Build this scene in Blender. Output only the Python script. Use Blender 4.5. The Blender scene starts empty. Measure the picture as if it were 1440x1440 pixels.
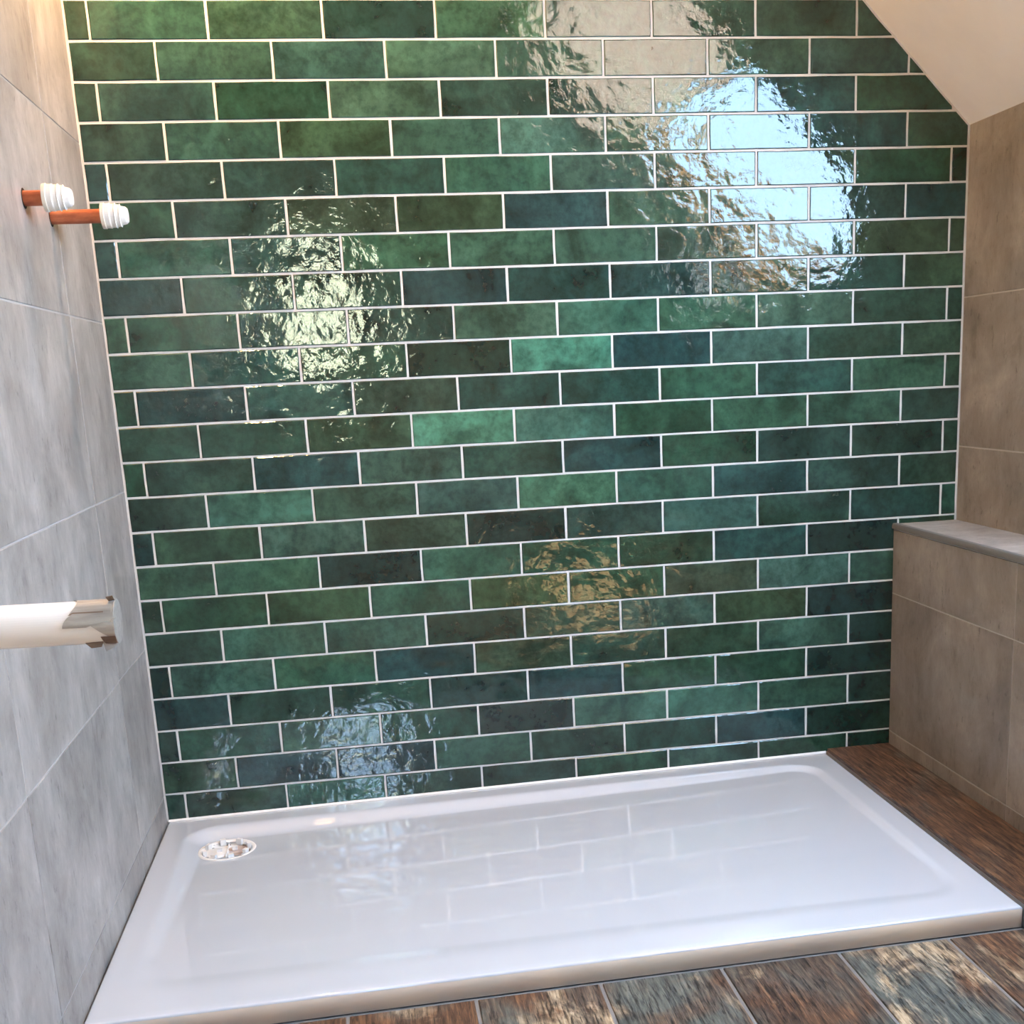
import bpy, math, random
from mathutils import Matrix, Vector
random.seed(7)
S = bpy.context.scene
C = S.collection

# ------------------------------------------------------------------ camera
cam_d = bpy.data.cameras.new('camera')
cam = bpy.data.objects.new('camera', cam_d); C.objects.link(cam)
RIGHT = Vector((0.986212, -0.159421, -0.044392))
UP = Vector((0.081196, 0.232406, 0.969224))
FWD = Vector((0.144198, 0.959465, -0.242146))
m = Matrix((RIGHT, UP, -FWD)).transposed().to_4x4()
m.translation = Vector((0.450, -2.4456, 0.8859))
cam.matrix_world = m
cam_d.sensor_fit = 'HORIZONTAL'; cam_d.sensor_width = 36.0
cam_d.lens = 1708.47 / 1440 * 36.0
cam_d.shift_x = (720 - 781.88) / 1440
cam_d.shift_y = (954.48 - 720) / 1440
cam_d.clip_start = 0.02
S.camera = cam

# ------------------------------------------------------------------ sky, sun, exposure
SUN_DIR = Vector((-0.27, -1.00, -1.35)).normalized()       # direction the sunlight travels
W = bpy.data.worlds.new('sky'); S.world = W; W.use_nodes = True
wn = W.node_tree; wn.nodes.clear()
w_out = wn.nodes.new('ShaderNodeOutputWorld'); w_bg = wn.nodes.new('ShaderNodeBackground')
w_sky = wn.nodes.new('ShaderNodeTexSky')
w_sky.sky_type = 'NISHITA'; w_sky.sun_disc = False
w_sky.sun_elevation = math.asin(-SUN_DIR.z)
w_sky.sun_rotation = math.atan2(-SUN_DIR.x, -SUN_DIR.y)
w_sky.dust_density = 3.0; w_sky.air_density = 1.0; w_sky.ozone_density = 1.0
w_mix = wn.nodes.new('ShaderNodeMix'); w_mix.data_type = 'RGBA'
w_mix.inputs[0].default_value = 0.85                        # thin high cloud whitens the blue
w_mix.inputs[7].default_value = (3.6, 5.1, 7.5, 1)
wn.links.new(w_sky.outputs[0], w_mix.inputs[6])
wn.links.new(w_mix.outputs[2], w_bg.inputs[0]); wn.links.new(w_bg.outputs[0], w_out.inputs[0])
w_bg.inputs[1].default_value = 5.3

sun_d = bpy.data.lights.new('sun', 'SUN'); sun_d.energy = 68.0; sun_d.angle = math.radians(0.53)
sun_d.color = (1.0, 0.90, 0.76)
sun = bpy.data.objects.new('sun', sun_d); C.objects.link(sun)
sun.rotation_euler = SUN_DIR.to_track_quat('-Z', 'Y').to_euler(); sun.location = (3, 3, 6)

def portal(loc, normal, sx, sy):
    d = bpy.data.lights.new('window_portal', 'AREA'); d.shape = 'RECTANGLE'; d.size = sx; d.size_y = sy
    d.cycles.is_portal = True
    o = bpy.data.objects.new('window_portal', d); C.objects.link(o)
    o.location = loc; o.rotation_euler = Vector(normal).to_track_quat('-Z', 'Y').to_euler()

S.view_settings.view_transform = 'Standard'
try: S.view_settings.look = 'None'
except Exception: pass
S.view_settings.exposure = -0.12; S.view_settings.gamma = 1.0
S.view_settings.use_curve_mapping = False

# ------------------------------------------------------------------ helpers
def srgb(r, g, b):
    f = lambda c: (c / 255 / 12.92) if c / 255 <= 0.04045 else ((c / 255 + 0.055) / 1.055) ** 2.4
    return (f(r), f(g), f(b), 1)

class MB:
    def __init__(s): s.v = []; s.f = []
    def add(s, vs, fs):
        o = len(s.v); s.v += [tuple(v) for v in vs]; s.f += [tuple(i + o for i in f) for f in fs]
        return s
    def box(s, x0, x1, y0, y1, z0, z1):
        return s.add([(x0,y0,z0),(x1,y0,z0),(x1,y1,z0),(x0,y1,z0),(x0,y0,z1),(x1,y0,z1),(x1,y1,z1),(x0,y1,z1)],
                     [(0,3,2,1),(4,5,6,7),(0,1,5,4),(1,2,6,5),(2,3,7,6),(3,0,4,7)])
    def prism_y(s, poly, y0, y1):          # poly: (x,z) counter-clockwise seen from -y
        n = len(poly)
        vs = [(x, y0, z) for x, z in poly] + [(x, y1, z) for x, z in poly]
        fs = [tuple(range(n)), tuple(range(2*n-1, n-1, -1))]
        fs += [((i+1) % n, i, n+i, n+(i+1) % n) for i in range(n)]
        return s.add(vs, fs)
    def lathe(s, prof, axis='x', c=(0,0,0), n=32, cap0=True, cap1=True):   # prof: (along, radius)
        vs = []; fs = []
        for a, r in prof:
            for k in range(n):
                t = 2*math.pi*k/n; u, w = r*math.cos(t), r*math.sin(t)
                p = {'x': (a, u, w), 'z': (u, w, a), 'y': (w, a, u)}[axis]
                vs.append((p[0]+c[0], p[1]+c[1], p[2]+c[2]))
        for i in range(len(prof)-1):
            for k in range(n):
                k2 = (k+1) % n
                fs.append((i*n+k, i*n+k2, (i+1)*n+k2, (i+1)*n+k))
        if cap0: fs.append(tuple(range(n-1, -1, -1)))
        if cap1: fs.append(tuple((len(prof)-1)*n+k for k in range(n)))
        return s.add(vs, fs)
    def mesh(s, name, mat, smooth=False):
        me = bpy.data.meshes.new(name); me.from_pydata(s.v, [], s.f); me.update()
        if mat: me.materials.append(mat)
        if smooth:
            for p in me.polygons: p.use_smooth = True
        return me
    def build(s, name, mat, parent=None, loc=(0,0,0), smooth=False):
        return link(name, s.mesh(name, mat, smooth), parent, loc)

def link(name, me, parent=None, loc=(0,0,0)):
    o = bpy.data.objects.new(name, me); C.objects.link(o); o.location = loc
    if parent: o.parent = parent
    return o
def tag(o, label, cat, group=None, kind=None):
    o['label'] = label; o['category'] = cat
    if group: o['group'] = group
    if kind: o['kind'] = kind
    return o
def thing(name, label, cat, loc=(0,0,0), group=None, kind=None):
    o = link(name, None, None, loc); return tag(o, label, cat, group, kind)
def recalc(me):
    import bmesh
    b = bmesh.new(); b.from_mesh(me); bmesh.ops.recalc_face_normals(b, faces=b.faces); b.to_mesh(me); b.free()
def clip(poly, a, b, c):                   # keep a*x + b*z <= c
    out = []
    for i in range(len(poly)):
        p, q = poly[i], poly[(i+1) % len(poly)]
        dp, dq = a*p[0]+b*p[1]-c, a*q[0]+b*q[1]-c
        if dp <= 0: out.append(p)
        if (dp < 0 < dq) or (dq < 0 < dp):
            t = dp/(dp-dq); out.append((p[0]+t*(q[0]-p[0]), p[1]+t*(q[1]-p[1])))
    return out

# ------------------------------------------------------------------ materials
def nmat(name):
    M = bpy.data.materials.new(name); M.use_nodes = True
    t = M.node_tree; b = t.nodes['Principled BSDF']
    return M, t, b
def plain(name, col, rough=0.5, metal=0.0, spec=None):
    M, t, b = nmat(name)
    b.inputs['Base Color'].default_value = col; b.inputs['Roughness'].default_value = rough
    b.inputs['Metallic'].default_value = metal
    return M
def N(t, typ, **kw):
    n = t.nodes.new(typ)
    for k, v in kw.items(): setattr(n, k, v)
    return n
def coords(t, scale=(1,1,1), seed=True, src='Object'):
    tc = N(t, 'ShaderNodeTexCoord'); mp = N(t, 'ShaderNodeMapping'); mp.inputs['Scale'].default_value = scale
    if seed:
        oi = N(t, 'ShaderNodeObjectInfo'); mu = N(t, 'ShaderNodeVectorMath', operation='SCALE')
        mu.inputs[0].default_value = (37.1, 71.7, 53.3); t.links.new(oi.outputs['Random'], mu.inputs['Scale'])
        ad = N(t, 'ShaderNodeVectorMath', operation='ADD')
        t.links.new(tc.outputs[src], ad.inputs[0]); t.links.new(mu.outputs[0], ad.inputs[1])
        t.links.new(ad.outputs[0], mp.inputs['Vector'])
    else: t.links.new(tc.outputs[src], mp.inputs['Vector'])
    return mp.outputs[0]
def noise(t, vec, scale, detail=4, rough=0.55, dist=0.0):
    n = N(t, 'ShaderNodeTexNoise'); n.inputs['Scale'].default_value = scale; n.inputs['Detail'].default_value = detail
    n.inputs['Roughness'].default_value = rough; n.inputs['Distortion'].default_value = dist
    t.links.new(vec, n.inputs['Vector']); return n.outputs['Fac']
def ramp(t, fac, stops):
    r = N(t, 'ShaderNodeValToRGB'); e = r.color_ramp.elements
    e[0].position, e[0].color = stops[0]; e[1].position, e[1].color = stops[-1]
    for p, c in stops[1:-1]:
        x = e.new(p); x.color = c
    t.links.new(fac, r.inputs[0]); return r.outputs[0]
def g(v): return (v, v, v, 1)
def mix(t, fac, a, b, mode='MIX'):
    n = N(t, 'ShaderNodeMix', data_type='RGBA', blend_type=mode)
    for sock, val in ((0, fac), (6, a), (7, b)):
        if hasattr(val, 'is_output') or hasattr(val, 'links'): t.links.new(val, n.inputs[sock])
        else: n.inputs[sock].default_value = val
    return n.outputs[2]
def bump(t, b, h, strength, dist, prev=None):
    n = N(t, 'ShaderNodeBump'); n.inputs['Strength'].default_value = strength; n.inputs['Distance'].default_value = dist
    t.links.new(h, n.inputs['Height'])
    if prev: t.links.new(prev, n.inputs['Normal'])
    t.links.new(n.outputs[0], b.inputs['Normal']); return n.outputs[0]

# hand-glazed green ceramic: the colour of each tile comes from its own object colour
def make_glaze():
    M, t, b = nmat('green_glaze')
    oi = N(t, 'ShaderNodeObjectInfo'); v = coords(t)
    cloud = noise(t, v, 11, 5, 0.6, 0.6); fine = noise(t, v, 70, 4, 0.65)
    shade = ramp(t, cloud, [(0.33, g(0.50)), (0.5, g(0.98)), (0.66, g(1.45))])
    c1 = mix(t, 1.0, oi.outputs['Color'], shade, 'MULTIPLY')
    sp = ramp(t, fine, [(0.36, g(0.62)), (0.58, g(1.12))])
    c2 = mix(t, 0.75, c1, mix(t, 1.0, c1, sp, 'MULTIPLY'))
    hue = noise(t, v, 6, 2, 0.5)
    c3 = mix(t, ramp(t, hue, [(0.5, g(0)), (0.72, g(0.45))]), c2, mix(t, 1.0, c2, (0.92, 1.0, 1.12, 1), 'MULTIPLY'))
    t.links.new(c3, b.inputs['Base Color'])
    b.inputs['Roughness'].default_value = 0.035; b.inputs['IOR'].default_value = 1.55
    h1 = noise(t, v, 19, 2, 0.5, 0.3); h2 = noise(t, v, 60, 3, 0.55, 0.4)
    n1 = bump(t, b, h1, 1.0, 0.0019)
    bump(t, b, h2, 1.0, 0.00048, n1)
    return M
GLAZE = make_glaze()

def make_stone():
    M, t, b = nmat('grey_stone_tile')
    v = coords(t)
    vs = coords(t, (1.0, 1.0, 0.45))
    big = noise(t, v, 6.0, 7, 0.66, 0.5); streak = noise(t, vs, 17, 9, 0.74, 0.15); pit = noise(t, vs, 75, 5, 0.7, 0.2)
    c = ramp(t, big, [(0.34, (0.190, 0.176, 0.163, 1)), (0.5, (0.258, 0.243, 0.228, 1)), (0.66, (0.345, 0.330, 0.313, 1))])
    c = mix(t, 1.0, c, ramp(t, streak, [(0.34, g(0.74)), (0.43, g(0.94)), (0.56, g(1.02)), (0.68, g(1.16))]), 'MULTIPLY')
    c = mix(t, 1.0, c, ramp(t, pit, [(0.30, g(0.55)), (0.40, g(1.0))]), 'MULTIPLY')
    oi = N(t, 'ShaderNodeObjectInfo'); c = mix(t, 1.0, c, oi.outputs['Color'], 'MULTIPLY')
    t.links.new(c, b.inputs['Base Color'])
    r = ramp(t, streak, [(0.3, g(0.50)), (0.7, g(0.32))])
    t.links.new(r, b.inputs['Roughness'])
    n1 = bump(t, b, streak, 0.6, 0.0012); bump(t, b, pit, 0.35, 0.0006, n1)
    return M
STONE = make_stone()

# timber-look porcelain: rust brown, slate grey and flaking cream in patches, grain along y
def make_wood():
    M, t, b = nmat('weathered_wood_tile')
    oi = N(t, 'ShaderNodeObjectInfo'); v = coords(t); vg = coords(t, (95, 6.5, 95)); vp = coords(t, (8.5, 4.0, 8.5))
    sep = N(t, 'ShaderNodeSeparateColor'); t.links.new(oi.outputs['Color'], sep.inputs[0])
    grain = noise(t, vg, 1.6, 7, 0.72, 0.5); patch = noise(t, vp, 1.0, 5, 0.62, 0.7)
    flake = noise(t, coords(t, (60, 11, 60)), 1.3, 6, 0.7, 0.4)
    patch2 = noise(t, coords(t, (9, 5.5, 9)), 1.3, 5, 0.6, 0.6); fine = noise(t, coords(t, (210, 24, 210)), 1.0, 3, 0.6)
    brown = ramp(t, grain, [(0.30, srgb(32, 24, 20)), (0.47, srgb(80, 58, 44)), (0.60, srgb(118, 86, 62)), (0.75, srgb(160, 122, 88))])
    grey = ramp(t, grain, [(0.30, srgb(40, 42, 41)), (0.50, srgb(82, 87, 83)), (0.72, srgb(124, 125, 115))])
    cream = ramp(t, grain, [(0.33, srgb(58, 48, 40)), (0.45, srgb(160, 140, 112)), (0.7, srgb(204, 190, 164))])
    def thr(f, amount, soft=0.10):         # share of the surface grows with amount (0..1)
        s = N(t, 'ShaderNodeMath', operation='ADD'); t.links.new(f, s.inputs[0]); t.links.new(amount, s.inputs[1])
        r = N(t, 'ShaderNodeMapRange'); t.links.new(s.outputs[0], r.inputs['Value'])
        r.inputs['From Min'].default_value = 1.0 - soft; r.inputs['From Max'].default_value = 1.0 + soft
        return r.outputs[0]
    c = mix(t, thr(patch, sep.outputs[1]), brown, grey)                       # G: slate grey share
    fl = N(t, 'ShaderNodeMath', operation='MULTIPLY'); t.links.new(thr(patch2, sep.outputs[2], 0.07), fl.inputs[0])
    t.links.new(ramp(t, flake, [(0.36, g(0)), (0.48, g(1))]), fl.inputs[1])
    c = mix(t, fl.outputs[0], c, cream)                                       # B: flaking cream share
    c = mix(t, 1.0, c, ramp(t, fine, [(0.36, g(0.25)), (0.46, g(0.95)), (0.7, g(1.2))]), 'MULTIPLY')
    lum = N(t, 'ShaderNodeVectorMath', operation='SCALE'); t.links.new(c, lum.inputs[0])
    k = N(t, 'ShaderNodeMath', operation='MULTIPLY'); k.inputs[1].default_value = 2.0
    t.links.new(sep.outputs[0], k.inputs[0]); t.links.new(k.outputs[0], lum.inputs['Scale'])    # R: overall tone
    t.links.new(lum.outputs[0], b.inputs['Base Color'])
    t.links.new(ramp(t, grain, [(0.3, g(0.55)), (0.7, g(0.36))]), b.inputs['Roughness'])
    n1 = bump(t, b, grain, 0.5, 0.0012); bump(t, b, fine, 0.4, 0.0006, n1)
    return M
WOOD = make_wood()

def make_painted(name, col, sc=6.0):
    M, t, b = nmat(name); v = coords(t, seed=False)
    f = noise(t, v, sc, 4, 0.6)
    c = ramp(t, f, [(0.35, tuple(x*0.94 for x in col[:3]) + (1,)), (0.65, col)])
    t.links.new(c, b.inputs['Base Color']); b.inputs['Roughness'].default_value = 0.75
    bump(t, b, noise(t, v, 90, 3), 0.15, 0.0008)
    return M
PAINT = make_painted('white_emulsion', (0.80, 0.77, 0.73, 1))
BOARD = make_painted('grey_plasterboard', (0.34, 0.335, 0.33, 1))
PLASTER = make_painted('bare_plaster', (0.66, 0.48, 0.35, 1))
GROUT = make_painted('white_grout', (0.64, 0.625, 0.60, 1), 40)
GREY_GROUT = make_painted('grey_grout', (0.44, 0.43, 0.415, 1), 40)
FLOOR_GROUT = make_painted('floor_grout', (0.20, 0.195, 0.19, 1), 40)
RENDER_CREAM = make_painted('cream_render', (0.92, 0.79, 0.45, 1))

def make_acrylic():
    M, t, b = nmat('white_acrylic')
    v = coords(t, seed=False)
    b.inputs['Base Color'].default_value = (0.56, 0.60, 0.655, 1)
    t.links.new(ramp(t, noise(t, v, 5, 3), [(0.3, g(0.015)), (0.7, g(0.03))]), b.inputs['Roughness'])
    b.inputs['IOR'].default_value = 1.56; b.inputs['Coat Weight'].default_value = 0.9; b.inputs['Coat Roughness'].default_value = 0.01
    return M
ACRYLIC = make_acrylic()
SIDE_LIT = plain('tray_side_warm_light', (0.88, 0.76, 0.62, 1), 0.4)  # cream tint puts warm low light into the colour of the tray's sides
SEAL = plain('white_sealant', (0.78, 0.78, 0.77, 1), 0.4)
def make_copper():
    M, t, b = nmat('copper'); v = coords(t, (30, 90, 90))
    f = noise(t, v, 1.0, 4)
    t.links.new(ramp(t, f, [(0.3, srgb(150, 82, 58)), (0.6, srgb(196, 118, 86)), (0.8, srgb(214, 146, 112))]), b.inputs['Base Color'])
    b.inputs['Metallic'].default_value = 0.75; b.inputs['Roughness'].default_value = 0.38
    return M
COPPER = make_copper()
WHITE_PLASTIC = plain('white_plastic', (0.80, 0.79, 0.77, 1), 0.35)
CREAM_PLASTIC = plain('cream_plastic', (0.70, 0.66, 0.58, 1), 0.4)
TUBE_MAT = plain('white_pvc', (0.82, 0.80, 0.77, 1), 0.22)
def make_tape(name, col):
    M, t, b = nmat(name); v = coords(t, (8, 60, 60))
    f = noise(t, v, 3.0, 4)
    t.links.new(ramp(t, f, [(0.3, tuple(x*0.6 for x in col[:3]) + (1,)), (0.7, col)]), b.inputs['Base Color'])
    b.inputs['Metallic'].default_value = 0.35; b.inputs['Roughness'].default_value = 0.34
    bump(t, b, f, 0.4, 0.001)
    return M
TAPE = make_tape('silver_duct_tape', (0.42, 0.40, 0.37, 1))
TAPE_BACK = make_tape('brown_tape_adhesive', (0.22, 0.15, 0.11, 1))
TRIM_GREY = plain('grey_aluminium_trim', (0.13, 0.132, 0.128, 1), 0.5, 0.0)
DARK = plain('dark_gap', (0.03, 0.025, 0.022, 1), 0.9)
TERRA = plain('pinkish_plastic', (0.52, 0.42, 0.38, 1), 0.5)
def make_pine():
    M, t, b = nmat('varnished_pine'); v = coords(t, (40, 4, 40))
    t.links.new(ramp(t, noise(t, v, 1.5, 5, 0.6, 0.6), [(0.3, srgb(150, 92, 44)), (0.7, srgb(214, 152, 86))]), b.inputs['Base Color'])
    b.inputs['Roughness'].default_value = 0.3; return M
PINE = make_pine()
def make_glass():
    M = bpy.data.materials.new('window_glass'); M.use_nodes = True; t = M.node_tree; t.nodes.clear()
    o = N(t, 'ShaderNodeOutputMaterial'); a = N(t, 'ShaderNodeBsdfTransparent'); gl = N(t, 'ShaderNodeBsdfGlossy')
    gl.inputs['Roughness'].default_value = 0.02; a.inputs[0].default_value = (0.93, 0.96, 0.95, 1)
    mx = N(t, 'ShaderNodeMixShader'); mx.inputs[0].default_value = 0.05
    t.links.new(a.outputs[0], mx.inputs[1]); t.links.new(gl.outputs[0], mx.inputs[2])
    t.links.new(mx.outputs[0], o.inputs[0]); return M
GLASS = make_glass()

# ------------------------------------------------------------------ dimensions (metres; back wall at y = 0, left wall at x = 0)
J0 = 1.56; PR = 0.0667; PC = 0.203                 # top tile joint, row and column pitch
XR = 1.701; XL = 1.559                             # knee wall, ledge front
SLOPE = 1.475 + J0                                 # sloped ceiling: x + z = SLOPE
KNEE = SLOPE - XR                                  # height where slope meets knee wall
YB = -3.6; ZC = 2.30                               # wall behind the camera, flat ceiling
LEDGE = J0 - 1.012
TW, TD, TILT = 1.4123, 0.8255, 0.011
fz = lambda x: TILT * x                            # the floor climbs a little towards the ledge
tz = lambda x: 0.0348 + TILT * x                   # top of the tray rim
STRIP = 0.061
WY0, WY1 = -2.05, -0.62                            # roof window opening
WX0 = 1.00; WZ0 = 1.10; ROOF = 0.12

# ------------------------------------------------------------------ back wall with its green tiles
def gable(x0):                             # outline of a gable wall under the roof, from x = x0 to the eaves
    return [(x0, -0.12), (1.95, -0.12), (1.95, SLOPE+0.09-1.95), (SLOPE+0.09-2.44, 2.44), (x0, 2.44)]
wbo = MB().prism_y(gable(-0.12), 0.0018, 0.14).build('wall_back', GROUT); recalc(wbo.data)
wb = tag(wbo, 'back wall of glossy green brick tiles with white grout', 'wall', kind='structure')
COL = {'D': (36, 64, 52), 'M': (45, 76, 63), 'L': (53, 88, 74), 'T': (60, 109, 93), 'B': (33, 62, 57), 'K': (28, 51, 44), 'O': (43, 67, 50)}
ROWS = ["DMMKMDDDD", "DMMLMDMMD", "DMDLDDMBDD", "DMOMLMDBD", "BDDBMMMDDK", "DDOOBMMDB", "BMBMMMMMOO", "BDDBBBDBO",
        "MDMDLLMLDD", "MBDKTBLDO", "DBMOBBMBMD", "DDOTLDMMD", "DDBMDBDDDD", "DLMMLMBDD", "BOLOKDLDBD", "MMKMDDBKD",
        "DDOMODOLM", "DMMKDMOKD", "KMMBODDLK", "BDDBBDDKD", "DDMDKLLMK", "DBBMDDBKD", "DDMDDDMDK"]
GAP = 0.0043
def tile_mesh(poly, name, thick=0.006, bev=0.0016, jit=0.00045, wob=4):
    # poly (x,z), counter-clockwise seen from -y; slightly uneven hand-cut edge, rounded arris
    pts = []
    n = len(poly)
    for i in range(n):
        a, b = poly[i], poly[(i+1) % n]; L = math.hypot(b[0]-a[0], b[1]-a[1])
        k = wob if L > 0.12 else (2 if L > 0.045 else 1)
        for j in range(k):
            u = j / k; pts.append([a[0]+(b[0]-a[0])*u + random.uniform(-jit, jit), a[1]+(b[1]-a[1])*u + random.uniform(-jit, jit)])
    cx = sum(p[0] for p in pts)/len(pts); cz = sum(p[1] for p in pts)/len(pts)
    def inset(p):
        dx, dz = p[0]-cx, p[1]-cz; sx = max(abs(dx), 1e-5); sz = max(abs(dz), 1e-5)
        return (cx + dx*max(0.2, 1-bev/sx) if abs(dx) > bev else p[0], cz + dz*max(0.2, 1-bev/sz) if abs(dz) > bev else p[1])
    q = len(pts); vs = [(p[0], thick, p[1]) for p in pts] + [(p[0], bev*0.8, p[1]) for p in pts] + [(*(lambda r: (r[0], 0.0, r[1]))(inset(p)),) for p in pts]
    fs = []
    for r in range(2):
        for i in range(q):
            j = (i+1) % q; fs.append((r*q+i, r*q+j, (r+1)*q+j, (r+1)*q+i))
    fs.append(tuple(2*q+i for i in range(q)))
    b = MB(); b.add(vs, fs); return b.mesh(name, GLAZE)
full_w, full_h = PC-GAP, PR-GAP
FULL = [tile_mesh([(-full_w/2, -full_h/2), (full_w/2, -full_h/2), (full_w/2, full_h/2), (-full_w/2, full_h/2)], 'tile') for _ in range(6)]
def place_tile(x0, x1, z0, z1, code):
    rect = [(x0+GAP/2, z0+GAP/2), (x1-GAP/2, z0+GAP/2), (x1-GAP/2, z1-GAP/2), (x0+GAP/2, z1-GAP/2)]
    po = clip(rect, -1, 0, -0.0035); po = clip(po, 1, 0, XR-0.0035)
    po = clip(po, 1, 1, SLOPE-0.006); po = clip(po, TILT, -1, -(0.0348+0.003))
    if len(po) < 3: return
    ar = abs(sum(po[i][0]*po[(i+1) % len(po)][1]-po[(i+1) % len(po)][0]*po[i][1] for i in range(len(po))))/2
    if ar < 0.0002: return
    if ar > full_w*full_h*0.999:
        o = link('tile', random.choice(FULL), wb, ((x0+x1)/2, 0, (z0+z1)/2))
    else:
        cx = sum(p[0] for p in po)/len(po); cz = sum(p[1] for p in po)/len(po)
        o = link('tile', tile_mesh([(p[0]-cx, p[1]-cz) for p in po], 'tile'), wb, (cx, 0, cz))
    c = [v*random.uniform(0.94, 1.06) for v in COL[code]]
    o.color = srgb(*c)
    o.rotation_euler = (random.gauss(0, 0.004), 0, random.gauss(0, 0.003))
for r in range(-4, 23):
    z1 = J0-PR*r; z0 = z1-PR
    a = 0.0409 + (0.1079 if r % 2 else 0.0)
    edges = [a-PC+PC*k for k in range(0, 11)]
    for k in range(10):
        if edges[k] > XR: continue
        code = ROWS[r][k] if 0 <= r < len(ROWS) and k < len(ROWS[r]) else random.choice('DMLBDM')
        place_tile(edges[k], edges[k+1], z0, z1, code)

# ------------------------------------------------------------------ grey stone tiles on the side walls
def stone_tiles(parent, axis_x, side, ys, zs, gap=0.0022, clipf=None, tone=(0.92, 0.87, 0.82)):
    """tiles on a wall at x = axis_x, facing +x (side=1) or -x (side=-1)"""
    cache = {}
    for i in range(len(ys)-1):
        for j in range(len(zs)-1):
            y0, y1, z0, z1 = ys[i]+gap/2, ys[i+1]-gap/2, zs[j]+gap/2, zs[j+1]-gap/2
            if clipf:
                y0, y1, z0, z1 = clipf(y0, y1, z0, z1)
            if y1-y0 < 0.01 or z1-z0 < 0.01: continue
            hy, hz = (y1-y0)/2, (z1-z0)/2; key = (round(hy, 4), round(hz, 4))
            if key not in cache:
                e = 0.0009; t = 0.007
                vs = []
                for d, ins in ((-t, 0), (-e, 0), (0, e)):
                    for sy, sz in ((-1,-1),(1,-1),(1,1),(-1,1)):
                        vs.append((side*d, sy*(hy-ins), sz*(hz-ins)))
                fs = [(r*4+k, r*4+(k+1) % 4, (r+1)*4+(k+1) % 4, (r+1)*4+k) for r in range(2) for k in range(4)] + [(8,9,10,11)]
                if side < 0: fs = [f[::-1] for f in fs]
                cache[key] = MB().add(vs, fs).mesh('tile', STONE)
            o = link('tile', cache[key], parent, (axis_x, (y0+y1)/2, (z0+z1)/2))
            k = random.uniform(0.95, 1.05); o.color = (tone[0]*k, tone[1]*k, tone[2]*k, 1)

ZS = [J0-1.471-0.309*k for k in range(-1, 8)]
ZS = sorted(z for z in [J0-1.471+0.309*k for k in range(-1, 9)])
wl = tag(MB().box(-0.14, -0.0012, YB-0.1, 0.14, -0.12, 2.6).build('wall_left', GREY_GROUT), 'left wall of large grey stone-look tiles with painted-in light in a stacked grid', 'wall', kind='structure')
YS_L = [YB, -3.395, -2.775, -2.150, -1.525, -0.900, -0.272, -0.0002]
def clip_l(y0, y1, z0, z1): return y0, y1, max(z0, 0.003), min(z1, ZC)
stone_tiles(wl, 0.0, 1, YS_L, ZS, 0.0024, clip_l, (1.2, 1.2, 1.2))  # lighter tone: daylight on this wall put into the colour

wr_m = MB().box(XR+0.0012, XR+0.9, YB-0.1, 0.14, -0.12, WZ0)
wr_m.box(XR+0.0012, XR+0.12, WY1, 0.14, WZ0, KNEE).box(XR+0.0012, XR+0.12, YB-0.1, WY0, WZ0, KNEE)
wr = tag(wr_m.build('wall_right', GREY_GROUT), 'right knee wall of grey stone-look tiles with painted-in shade under the sloped ceiling', 'wall', kind='structure')
ZR = [LEDGE-0.02, J0-0.857, J0-0.556, KNEE+0.0]
def clip_r(y0, y1, z0, z1):
    if y0 < WY1-0.001 and y1 > WY0+0.001: z1 = min(z1, WZ0)
    return y0, y1, z0, z1
stone_tiles(wr, XR, -1, [YB, -3.29, -2.67, WY0, WY1, -0.0005], ZR, 0.0022, clip_r)  # default tone, browner and darker: this wall's shade put into the colour

# ledge: boxed-in low wall in front of the knee wall
wd = tag(MB().box(XL+0.0012, XR+0.05, YB-0.05, 0.05, -0.1, LEDGE-0.010).build('wall_ledge', GREY_GROUT), 'low boxed ledge of grey stone-look tiles against the knee wall', 'wall', kind='structure')
YS_D = [YB, -3.595, -2.98, -2.365, -1.75, -1.13, -0.505, -0.0005]
stone_tiles(wd, XL, -1, YS_D[1:], [J0-1.78, J0-1.471, J0-1.162, LEDGE-0.012], 0.0022, lambda a, b, c, d: (a, b, max(c, 0.02), d))  # front keeps the darker default tone, its shade painted in
for y0, y1 in ((-3.0, -2.38), (-2.38, -1.755), (-1.755, -1.13), (-1.13, -0.505), (-0.505, -0.002)):
    b = MB(); e = 0.001; x0, x1 = XL+0.004, XR-0.002; hx = (x1-x0)/2; hy = (y1-y0)/2-0.001
    vs = []
    for z, ins in ((-0.012, 0), (-e, 0), (0, e)):
        for sx, sy in ((-1,-1),(1,-1),(1,1),(-1,1)): vs.append((sx*(hx-ins), sy*(hy-ins), z))
    b.add(vs, [(r*4+k, r*4+(k+1) % 4, (r+1)*4+(k+1) % 4, (r+1)*4+k) for r in range(2) for k in range(4)] + [(8,9,10,11)])
    b.build('tile', STONE, wd, ((x0+x1)/2, (y0+y1)/2, LEDGE)).color = (1.2, 1.2, 1.2, 1)  # top toned lighter than the front: light from above put into the colour
# rounded grey edging strip along the front of the ledge top
prof = []
for k in range(7):
    t = math.pi/2*k/6; prof.append((XL-0.0035+0.0028*(1-math.cos(t)), LEDGE-0.0105+0.0115*math.sin(t)))
prof += [(XL+0.008, LEDGE+0.001), (XL+0.008, LEDGE-0.0105)]
tr = MB().prism_y(prof[::-1], -3.0, -0.0005).build('edge_trim', TRIM_GREY, wd); recalc(tr.data)
tr['label'] = 'rounded grey metal edging strip'

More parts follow.
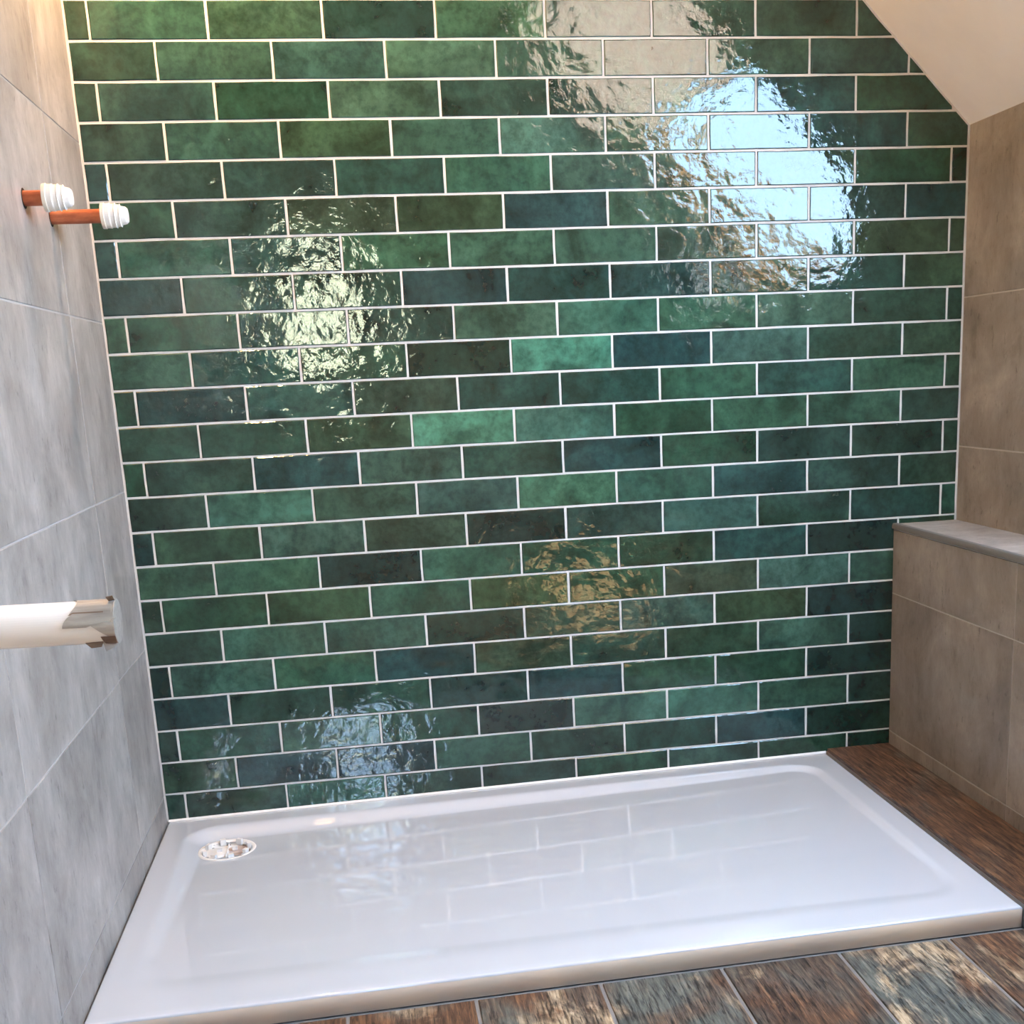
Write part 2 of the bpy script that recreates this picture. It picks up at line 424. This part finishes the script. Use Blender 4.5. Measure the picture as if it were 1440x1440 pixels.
# ------------------------------------------------------------------ ceiling: flat part and 45 degree slope with the roof window opening
XT = SLOPE-ZC
cm = MB()
cm.box(-0.14, XT+0.15, YB-0.1, 0.14, ZC, ZC+0.15)
def slab(y0, y1, xa, xb):                  # slope slab between x = xa (upper) and xb (lower)
    T = ROOF*math.sqrt(2)/2*1.0
    cm.prism_y([(xa, SLOPE-xa), (xa+ROOF/2, SLOPE-xa+ROOF/2), (xb+ROOF/2, SLOPE-xb+ROOF/2), (xb, SLOPE-xb)][::-1], y0, y1)
slab(WY1, 0.14, XT-0.02, XR+0.30); slab(YB-0.1, WY0, XT-0.02, XR+0.30); slab(WY0, WY1, XT-0.02, WX0)
ce = cm.build('ceiling', PAINT); recalc(ce.data)
tag(ce, 'plain off-white ceiling sloping down to the knee wall', 'ceiling', kind='structure')

# window reveal cheeks beside the opening, where the wall steps back below the slope
tm = MB()
for ya, yb in ((WY1-0.008, WY1+0.06), (WY0-0.06, WY0+0.008)):
    tm.prism_y([(XR-0.0005, WZ0), (XR+0.62, WZ0), (WX0+ROOF/2+0.02, SLOPE+ROOF-(WX0+ROOF/2+0.02)), (WX0+0.01, SLOPE-WX0-0.01-0.001), (XR-0.0005, KNEE-0.001)][::1], ya, yb)
tm.box(XR-0.0005, XR+0.64, WY0, WY1, WZ0-0.02, WZ0+0.006)
rv = tm.build('trim_1', BOARD); recalc(rv.data); tag(rv, 'bare grey plasterboard reveal around the roof window', 'window reveal', kind='structure')

# roof window: pine frame, sash and pane lying in the outer roof plane x + z = SLOPE + ROOF
w1 = thing('window_1', 'pine framed roof window in the sloped ceiling', 'window', kind='structure')
def roofbar(name, s0, s1, y0, y1, d0, d1, mat, parent):
    # s: distance down the slope from the upper edge, d: depth outwards from the outer roof plane
    ux, uz = math.sqrt(.5), -math.sqrt(.5); nx, nz = math.sqrt(.5), math.sqrt(.5)
    ox, oz = WX0+ROOF/2, SLOPE-WX0+ROOF/2
    P = [(ox+ux*s+nx*d, oz+uz*s+nz*d) for s, d in ((s0,d0),(s1,d0),(s1,d1),(s0,d1))]
    o = MB().prism_y(P, y0, y1).build(name, mat, parent); recalc(o.data); return o
SL = (2.26-WX0-ROOF/2)*math.sqrt(2)
SL = (SLOPE-WX0+ROOF/2-WZ0)*math.sqrt(2)
fw = 0.05
roofbar('frame', 0, fw, WY0, WY1, -0.03, 0.05, PINE, w1); roofbar('frame', SL-fw, SL, WY0, WY1, -0.03, 0.05, PINE, w1)
roofbar('frame', fw, SL-fw, WY0, WY0+fw, -0.03, 0.05, PINE, w1); roofbar('frame', fw, SL-fw, WY1-fw, WY1, -0.03, 0.05, PINE, w1)
sf = 0.045
roofbar('sash', fw, fw+sf, WY0+fw, WY1-fw, -0.015, 0.03, PINE, w1); roofbar('sash', SL-fw-sf, SL-fw, WY0+fw, WY1-fw, -0.015, 0.03, PINE, w1)
roofbar('sash', fw+sf, SL-fw-sf, WY0+fw, WY0+fw+sf, -0.015, 0.03, PINE, w1); roofbar('sash', fw+sf, SL-fw-sf, WY1-fw-sf, WY1-fw, -0.015, 0.03, PINE, w1)
roofbar('pane', fw+sf, SL-fw-sf, WY0+fw+sf, WY1-fw-sf, 0.0, 0.004, GLASS, w1)
BLIND, t, b = nmat('beige_blind_fabric'); t.nodes.remove(b)
bo = t.nodes['Material Output']; bt = N(t, 'ShaderNodeBsdfTranslucent'); bd = N(t, 'ShaderNodeBsdfDiffuse'); bm = N(t, 'ShaderNodeMixShader')
bt.inputs[0].default_value = (0.86, 0.70, 0.58, 1); bd.inputs[0].default_value = (0.60, 0.52, 0.46, 1); bm.inputs[0].default_value = 0.2
t.links.new(bt.outputs[0], bm.inputs[1]); t.links.new(bd.outputs[0], bm.inputs[2]); t.links.new(bm.outputs[0], bo.inputs[0])
bl = thing('added_blind', 'unseen beige fabric blind added over the pine roof window for its warm glow', 'blind', (WX0+ROOF/2, (WY0+WY1)/2, SLOPE-WX0+ROOF/2))  # blind added for the warm patch it makes in the tile reflections
def blindpart(name, *a): 
    o = roofbar(name, *a, None); o.parent = bl; o.matrix_parent_inverse = Matrix.Translation(-Vector(bl.location)); return o
blindpart('fabric', 0.055, 0.62, WY0+0.06, WY1-0.06, -0.034, -0.033, BLIND)
blindpart('bottom_rail', 0.62, 0.645, WY0+0.06, WY1-0.06, -0.042, -0.028, WHITE_PLASTIC)
pc = SL/2; px = WX0+ROOF/2+pc*math.sqrt(.5); pz = SLOPE-WX0+ROOF/2-pc*math.sqrt(.5)
portal((px+0.06, (WY0+WY1)/2, pz+0.06), (-1, 0, -1), WY1-WY0, SL)

# ------------------------------------------------------------------ wall behind the camera with a window
VX0, VX1, VZ0, VZ1 = 0.14, 0.50, 0.90, 1.54
wf = MB().box(-0.14, VX0, YB-0.2, YB, -0.12, 2.44).prism_y(gable(VX1), YB-0.2, YB)
wf.box(VX0, VX1, YB-0.2, YB, -0.12, VZ0).box(VX0, VX1, YB-0.2, YB, VZ1, 2.44)
wfo = wf.build('wall_front', PLASTER); recalc(wfo.data)
tag(wfo, 'bare pinkish plaster wall with a small window facing the green tiles', 'wall', kind='structure')
w2 = thing('window_2', 'small white framed window in the bare plaster wall', 'window', kind='structure')
yf = YB-0.12
for x0, x1, z0, z1 in ((VX0, VX1, VZ0, VZ0+.04), (VX0, VX1, VZ1-.04, VZ1), (VX0, VX0+.04, VZ0+.04, VZ1-.04), (VX1-.04, VX1, VZ0+.04, VZ1-.04)):
    MB().box(x0, x1, yf, yf+0.05, z0, z1).build('frame', WHITE_PLASTIC, w2)
MB().box(VX0+.04, VX1-.04, yf+0.02, yf+0.024, VZ0+.04, VZ1-.04).build('pane', GLASS, w2)
portal(((VX0+VX1)/2, YB-0.14, (VZ0+VZ1)/2), (0, 1, 0), VX1-VX0, VZ1-VZ0)
# unseen cream wall, added to give cream glints through that window
gw = MB().box(-3, 1.6, -8.3, -8.0, -2.6, 2.3).box(-3.05, 1.65, -8.35, -7.95, 2.3, 2.38)
tag(gw.build('bounce_wall', RENDER_CREAM), 'cream wall with coping, added unseen outside to reflect sunlight', 'wall', kind='structure')

# ------------------------------------------------------------------ floor and its wood-look planks
fl = MB()
fl.add([(-0.14, YB-0.1, -0.12), (2.6, YB-0.1, -0.12), (2.6, 0.14, -0.12), (-0.14, 0.14, -0.12),
        (-0.14, YB-0.1, fz(-0.14)-0.0025), (2.6, YB-0.1, fz(2.6)-0.0025), (2.6, 0.14, fz(2.6)-0.0025), (-0.14, 0.14, fz(-0.14)-0.0025)],
       [(0,3,2,1),(4,5,6,7),(0,1,5,4),(1,2,6,5),(2,3,7,6),(3,0,4,7)])
flo = tag(fl.build('floor', FLOOR_GROUT), 'floor of dark weathered wood-look planks in front of the shower tray', 'floor', kind='structure')
PW = 0.1855
edges = [0.003] + [0.182+PW*k for k in range(0, 7)] + [XL-0.003]
edges[7] = 1.287
# per column: position of the first plank end joint, and (tone, grey share, cream share) of the planks
ends = [-1.35, -1.62, -1.22, -1.50, -1.30, -1.66, -1.20, -1.073, -1.44]
ends = [-1.35, -1.62, -1.22, -1.50, -1.30, -1.66, -1.24, -1.090, -1.44]
looks = [(0.46, 0.40, 0.42), (0.46, 0.35, 0.40), (0.48, 0.40, 0.36), (0.50, 0.46, 0.45), (0.46, 0.60, 0.36), (0.38, 0.47, 0.34), (0.50, 0.56, 0.48), (0.46, 0.46, 0.40), (0.5, 0.4, 0.4)]
def plank(x0, x1, y0, y1, look, parent, zf, gap=0.0055, th=0.008):
    hx, hy = (x1-x0)/2-gap/2, (y1-y0)/2-gap/2; cx = (x0+x1)/2; e = 0.0012
    vs = []
    for z, ins in ((-th, 0), (-e, 0), (0, e)):
        for sx, sy in ((-1,-1),(1,-1),(1,1),(-1,1)):
            vs.append((sx*(hx-ins), sy*(hy-ins), z + zf(cx+sx*(hx-ins))-zf(cx)))
    b = MB().add(vs, [(r*4+k, r*4+(k+1) % 4, (r+1)*4+(k+1) % 4, (r+1)*4+k) for r in range(2) for k in range(4)] + [(8,9,10,11)])
    o = b.build('plank', WOOD, parent, (cx, (y0+y1)/2, zf(cx))); o.color = (*look, 1); return o
for i in range(len(edges)-1):
    if edges[i+1]-edges[i] < 0.03: continue
    ys = [-TD-0.004, ends[i], -1.50]
    for j in range(2):
        y1, y0 = ys[j], max(ys[j+1], -1.50)
        if y1-y0 < 0.05: continue
        lk = looks[i] if j == 0 else (random.uniform(.42, .56), random.uniform(.36, .54), random.uniform(.34, .46))
        plank(edges[i], edges[i+1], y0, y1, lk, flo, fz)

# unseen plywood boards behind the planks, added to bounce warm sunlight
def make_ply():
    M, t, b = nmat('bounce_plywood'); v = coords(t, (30, 3, 30))
    t.links.new(ramp(t, noise(t, v, 1.2, 5, 0.6, 0.8), [(0.3, (0.42, 0.25, 0.12, 1)), (0.7, (0.60, 0.40, 0.22, 1))]), b.inputs['Base Color'])
    b.inputs['Roughness'].default_value = 0.6; return M
PLY = make_ply()
for x0, x1 in ((0.003, 0.78), (0.783, XL-0.003)):
    for y0, y1 in ((-2.55, -1.503), (YB, -2.553)):
        b = MB(); b.add([(x0, y0, fz(x0)-0.006), (x1, y0, fz(x1)-0.006), (x1, y1, fz(x1)-0.006), (x0, y1, fz(x0)-0.006), (x0, y0, fz(x0)-0.001), (x1, y0, fz(x1)-0.001), (x1, y1, fz(x1)-0.001), (x0, y1, fz(x0)-0.001)],
              [(0,3,2,1),(4,5,6,7),(0,1,5,4),(1,2,6,5),(2,3,7,6),(3,0,4,7)])
        b.build('bounce_board', PLY, flo)

# raised strip of the same planks between the tray and the ledge
t2 = MB().box(TW+0.002, XL-0.0005, -TD-0.004, 0.001, 0.016, STRIP-0.008).build('trim_2', FLOOR_GROUT)
tag(t2, 'raised strip of reddish brown wood-look plank beside the shower tray', 'floor strip', kind='structure')
plank(TW+0.002, XL, -TD-0.002, -0.002, (0.44, 0.36, 0.20), t2, lambda x: STRIP, gap=0.002)

# ------------------------------------------------------------------ shower tray
def tray_depth(x, y):
    x0, x1, y0, y1, r = 0.046, TW-0.046, -TD+0.056, -0.052, 0.075
    cx, cy = (x0+x1)/2, (y0+y1)/2
    qx, qy = abs(x-cx)-((x1-x0)/2-r), abs(y-cy)-((y1-y0)/2-r)
    sd = math.hypot(max(qx, 0), max(qy, 0)) + min(max(qx, qy), 0) - r
    dl = max(0.0, min(1.0, (x1-x)/(x1-x0))); db = max(0.0, min(1.0, (y-y0)/(y1-y0)))
    depth = 0.0018 + 0.018*dl**0.7*db + 0.0045*(1-dl)*min(1.0, db*3)
    wdt = 0.014 + 0.024*dl*(0.5+0.5*db) + 0.010*db + 0.070*max(0.0, 1-db*5)*dl**0.25
    u = max(0.0, min(1.0, -sd/wdt)); u = u*u*(3-2*u)
    return depth*u
def axis_samples(lo, hi, n, fine):
    xs = set(round(lo+(hi-lo)*i/n, 5) for i in range(n+1))
    for c in fine:
        for k in range(-14, 15): xs.add(round(min(hi, max(lo, c+k*0.0045)), 5))
    return sorted(xs)
bx0, bx1, by0, by1 = 0.0030, TW, -TD, -0.0008
xs = axis_samples(bx0+0.004, bx1-0.004, 90, (0.07, TW-0.07)); ys = axis_samples(by0+0.004, by1-0.004, 60, (-TD+0.08, -0.075))
DC, DR = (0.133, -0.155), 0.056
tb = MB(); vs = [(x, y, tz(x)-tray_depth(x, y)) for y in ys for x in xs]; nx = len(xs); fs = []
hole_r = DR-0.004
for j in range(len(ys)-1):
    for i in range(nx-1):
        mx, my = (xs[i]+xs[i+1])/2, (ys[j]+ys[j+1])/2
        if math.hypot(mx-DC[0], my-DC[1]) < hole_r-0.006: continue
        fs.append((j*nx+i, j*nx+i+1, (j+1)*nx+i+1, (j+1)*nx+i))
tb.add(vs, fs)
# rounded outer edge and sides
border = [(x, ys[0]) for x in xs] + [(xs[-1], y) for y in ys[1:]] + [(x, ys[-1]) for x in xs[-2::-1]] + [(xs[0], y) for y in ys[-2:0:-1]]
ring = []
for x, y in border:
    ox = -1 if x == xs[0] else (1 if x == xs[-1] else 0); oy = -1 if y == ys[0] else (1 if y == ys[-1] else 0)
    col = []
    for k in range(5):
        t = math.pi/2*k/4; col.append((x+ox*0.004*math.sin(t), y+oy*0.004*math.sin(t), tz(x)-0.004*(1-math.cos(t))))
    col.append((x+ox*0.004, y+oy*0.004, fz(x)+0.0004)); ring.append(col)
q = len(ring); vs = [p for col in ring for p in col]; fs = []
for i in range(q):
    j = (i+1) % q
    for k in range(5): fs.append((i*6+k, i*6+k+1, j*6+k+1, j*6+k))
fs.append(tuple(i*6+5 for i in range(q)))
tb.add(vs, fs)
me = tb.mesh('shower_tray', ACRYLIC, True)
import bmesh
b_ = bmesh.new(); b_.from_mesh(me); bmesh.ops.remove_doubles(b_, verts=b_.verts, dist=1e-5); bmesh.ops.recalc_face_normals(b_, faces=b_.faces)
b_.to_mesh(me); b_.free()
me.materials.append(SIDE_LIT)
for p in me.polygons:
    if abs(p.normal.z) < 0.25 and p.area > 1e-5 and p.center.z < tz(p.center.x)-0.005: p.material_index = 1
tray = link('shower_tray', me)
tag(tray, 'low white rectangular shower tray with rounded shallow basin and warm light painted on its sides', 'shower tray')
sb = MB().add([(0.003, -0.0005, tz(0.003)-0.004), (TW, -0.0005, tz(TW)-0.004), (TW, -0.004, tz(TW)+0.0004), (0.003, -0.004, tz(0.003)+0.0004), (0.003, -0.0005, tz(0)+0.0042), (TW, -0.0005, tz(TW)+0.0042)],
              [(0,3,2,1),(3,4,5,2),(0,4,3),(1,2,5),(0,1,5,4)]).build('sealant', SEAL, tray)

# ------------------------------------------------------------------ open shower drain, cover missing
dz = tz(DC[0])-tray_depth(DC[0], DC[1])
dr = link('drain', None, tray, (DC[0], DC[1], dz)); dr['label'] = 'round white plastic drain without its cover'
MB().lathe([(0.0, DR), (0.0018, DR-0.001), (0.0022, DR-0.005), (0.0004, DR-0.008), (-0.006, DR-0.0095), (-0.006, 0.0)], 'z', n=48, cap0=False, cap1=False).build('flange', WHITE_PLASTIC, dr, smooth=True)
cup = MB().lathe([(-0.0052, 0.023), (-0.0030, 0.0235), (-0.0030, 0.0215), (-0.0050, 0.021), (-0.0050, 0.0)], 'z', (0.020, 0.003, 0), 32, False, False).build('dip_tube', TERRA, dr, smooth=True)
cup['label'] = 'pinkish round outlet'
MB().lathe([(-0.006, 0.024), (-0.0018, 0.0235), (-0.0012, 0.021), (-0.0012, 0.0)], 'z', (-0.020, -0.001, 0), 32, False, False).build('cap', WHITE_PLASTIC, dr, smooth=True)
for k, (cx, cy) in enumerate(((-0.014, 0.0), (0.014, 0.009))):
    MB().box(cx-0.005, cx+0.005, cy-0.0035, cy+0.0035, -0.004, 0.0035).build('clip', WHITE_PLASTIC, dr)
MB().box(-0.001, 0.001, -0.044, 0.044, -0.006, 0.0005).build('rib', WHITE_PLASTIC, dr)
for k in range(8):
    a = 2*math.pi*(k+0.35)/8; ca, sa = math.cos(a), math.sin(a); b = MB()
    hx, hy = 0.0035, 0.0055; R0 = 0.0425
    bb = MB().box(-hx, hx, -hy, hy, -0.004, 0.0075)
    bb.v = [(R0*ca + x*ca - y*sa, R0*sa + x*sa + y*ca, z) for x, y, z in bb.v]
    bb.build('tab', WHITE_PLASTIC, dr)
    dd = MB().box(-0.0025, 0.0025, -0.004, 0.004, -0.0058, -0.0052); a2 = a-0.24
    dd.v = [(R0*math.cos(a2) + x*math.cos(a2) - y*math.sin(a2), R0*math.sin(a2) + x*math.sin(a2) + y*math.cos(a2), z) for x, y, z in dd.v]
    dd.build('slot', DARK, dr)

# ------------------------------------------------------------------ capped copper pipes coming out of the left wall
def copper(y, z, cap0, cap1, label):
    t = thing('copper_pipe', label, 'pipe', (0, y, z), 'capped copper pipes in the left wall')
    R = 0.0108
    MB().lathe([(-0.006, R+0.0035), (0.0004, R+0.0035)], 'x', n=32, cap0=False).build('wall_hole', DARK, t)
    MB().lathe([(-0.005, R), (cap0+0.012, R)], 'x', n=32).build('pipe', COPPER, t, smooth=False)
    L = cap1-cap0
    c = MB().lathe([(cap0+0.005, 0.0120), (cap0+0.005, 0.0185), (cap0+0.012, 0.0190), (cap0+0.014, 0.0180), (cap0+0.019, 0.0180), (cap0+0.0205, 0.0190),
                    (cap0+0.0215, 0.0172), (cap0+0.0265, 0.0166), (cap0+0.0275, 0.0176), (cap0+0.0285, 0.0145), (cap0+L-0.003, 0.0130), (cap0+L, 0.0105)], 'x', n=40).build('cap', WHITE_PLASTIC, t)
    c['label'] = 'white ribbed plastic stop end'
    MB().lathe([(cap0-0.001, 0.0112), (cap0-0.001, 0.0195), (cap0+0.004, 0.0198), (cap0+0.0055, 0.0182)], 'x', n=40).build('collar', CREAM_PLASTIC, c)
    return t
copper(-0.472, J0-0.3915, 0.029, 0.0672, 'shorter copper pipe with white plastic cap on the left wall')
copper(-0.3111, J0-0.3974, 0.0785, 0.117, 'longer copper pipe with white plastic cap on the left wall')

# ------------------------------------------------------------------ white waste pipe with taped end
wp = thing('waste_pipe', 'white plastic waste pipe with its end sealed in duct tape', 'pipe', (0, -1.2, J0-0.889))
wp.rotation_euler = (0, math.radians(0.9), 0)
RT = 0.0215; LT = 0.1975
MB().lathe([(-0.006, RT), (LT-0.0006, RT), (LT, RT-0.0006)], 'x', n=56).build('tube', TUBE_MAT, wp, smooth=False)
MB().lathe([(LT-0.001, RT+0.0012), (LT+0.0012, RT+0.0006), (LT+0.0016, RT-0.002), (LT+0.0016, 0.0)], 'x', n=48, cap0=False, cap1=False).build('end_tape', TAPE, wp)
def tape(a0, a1, xf, mat=TAPE, off=0.0008, n=24, name='tape'):
    # band of tape around the tube between angles a0..a1 (degrees; 0 faces the camera, 90 is up); xf(u) -> (x start, x end)
    b = MB(); vs = []; fs = []
    for i in range(n+1):
        u = i/n; a = math.radians(a0+(a1-a0)*u); x0, x1 = xf(u)
        r = RT+off
        for x in (x0, x1): vs.append((x, -r*math.cos(a), r*math.sin(a)))
        for x in (x1, x0): vs.append((x, -(r-0.0006)*math.cos(a), (r-0.0006)*math.sin(a)))
    for i in range(n):
        for k in range(4): fs.append((i*4+k, i*4+(k+1) % 4, (i+1)*4+(k+1) % 4, (i+1)*4+k))
    fs += [(0,1,2,3), (n*4+3, n*4+2, n*4+1, n*4)]
    o = b.add(vs, fs).build(name, mat, wp); recalc(o.data); return o
E_ = LT+0.001
tape(34, 150, lambda u: (LT-0.040+0.006*abs(math.sin(u*5)), E_), off=0.0010)
tape(30, 37, lambda u: (LT-0.041+0.004*u, LT-0.008), TAPE_BACK, 0.0016)
tape(-2, 33, lambda u: (LT-0.047+0.010*u*u, LT-0.047+0.022+0.046*min(1, u*1.1) if u < 0.6 else E_), off=0.0018)
tape(-34, 8, lambda u: (LT-0.004-0.020*u if u < 0.9 else LT-0.020, E_), off=0.0013)
tape(-60, -30, lambda u: (LT-0.010-0.003*u, E_), TAPE_BACK, 0.0017)
def flap(pts, mat, name='tape_flap', th=0.0007):
    vs = [tuple(p) for p in pts] + [(p[0], p[1]+th, p[2]+th*0.3) for p in pts]; n = len(pts)
    fs = [tuple(range(n)), tuple(range(2*n-1, n-1, -1))] + [((i+1) % n, i, n+i, n+(i+1) % n) for i in range(n)]
    o = MB().add(vs, fs).build(name, mat, wp); recalc(o.data); return o
flap([(LT-0.030, -0.012, -0.0185), (LT-0.012, -0.013, -0.0175), (LT-0.014, -0.015, -0.0225), (LT-0.024, -0.014, -0.0235)], TAPE_BACK)
flap([(LT-0.013, -0.012, -0.0185), (LT+0.001, -0.010, -0.0190), (LT-0.002, -0.014, -0.0235), (LT-0.010, -0.016, -0.0272)], TAPE)
flap([(LT-0.004, -0.006, 0.0205), (LT+0.0012, -0.004, 0.0205), (LT+0.0005, -0.010, 0.0272), (LT-0.006, -0.011, 0.0262)], TAPE_BACK)

# ------------------------------------------------------------------ bare warm bulb hanging from the flat ceiling
BX, BY, BZ = 0.20, -0.24, 1.84
pl = thing('pendant_bulb', 'bare warm bulb hanging on a white cord from the flat ceiling', 'lamp', (BX, BY, BZ))
MB().lathe([(ZC-BZ, 0.045), (ZC-BZ-0.012, 0.044), (ZC-BZ-0.028, 0.012)], 'z', n=32, cap0=False).build('ceiling_rose', WHITE_PLASTIC, pl, smooth=True)
MB().lathe([(0.085, 0.003), (ZC-BZ-0.02, 0.003)], 'z', n=10).build('cord', WHITE_PLASTIC, pl)
MB().lathe([(0.040, 0.015), (0.044, 0.0175), (0.075, 0.0175), (0.086, 0.006)], 'z', n=28).build('lampholder', WHITE_PLASTIC, pl, smooth=True)
BULB, t, b = nmat('warm_bulb'); b.inputs['Emission Color'].default_value = (1.0, 0.56, 0.21, 1); b.inputs['Emission Strength'].default_value = 1000
MB().lathe([(-0.032, 0.001), (-0.030, 0.010), (-0.022, 0.022), (-0.008, 0.029), (0.006, 0.029), (0.020, 0.023), (0.034, 0.015), (0.044, 0.0135)], 'z', n=28).build('bulb', BULB, pl, smooth=True)
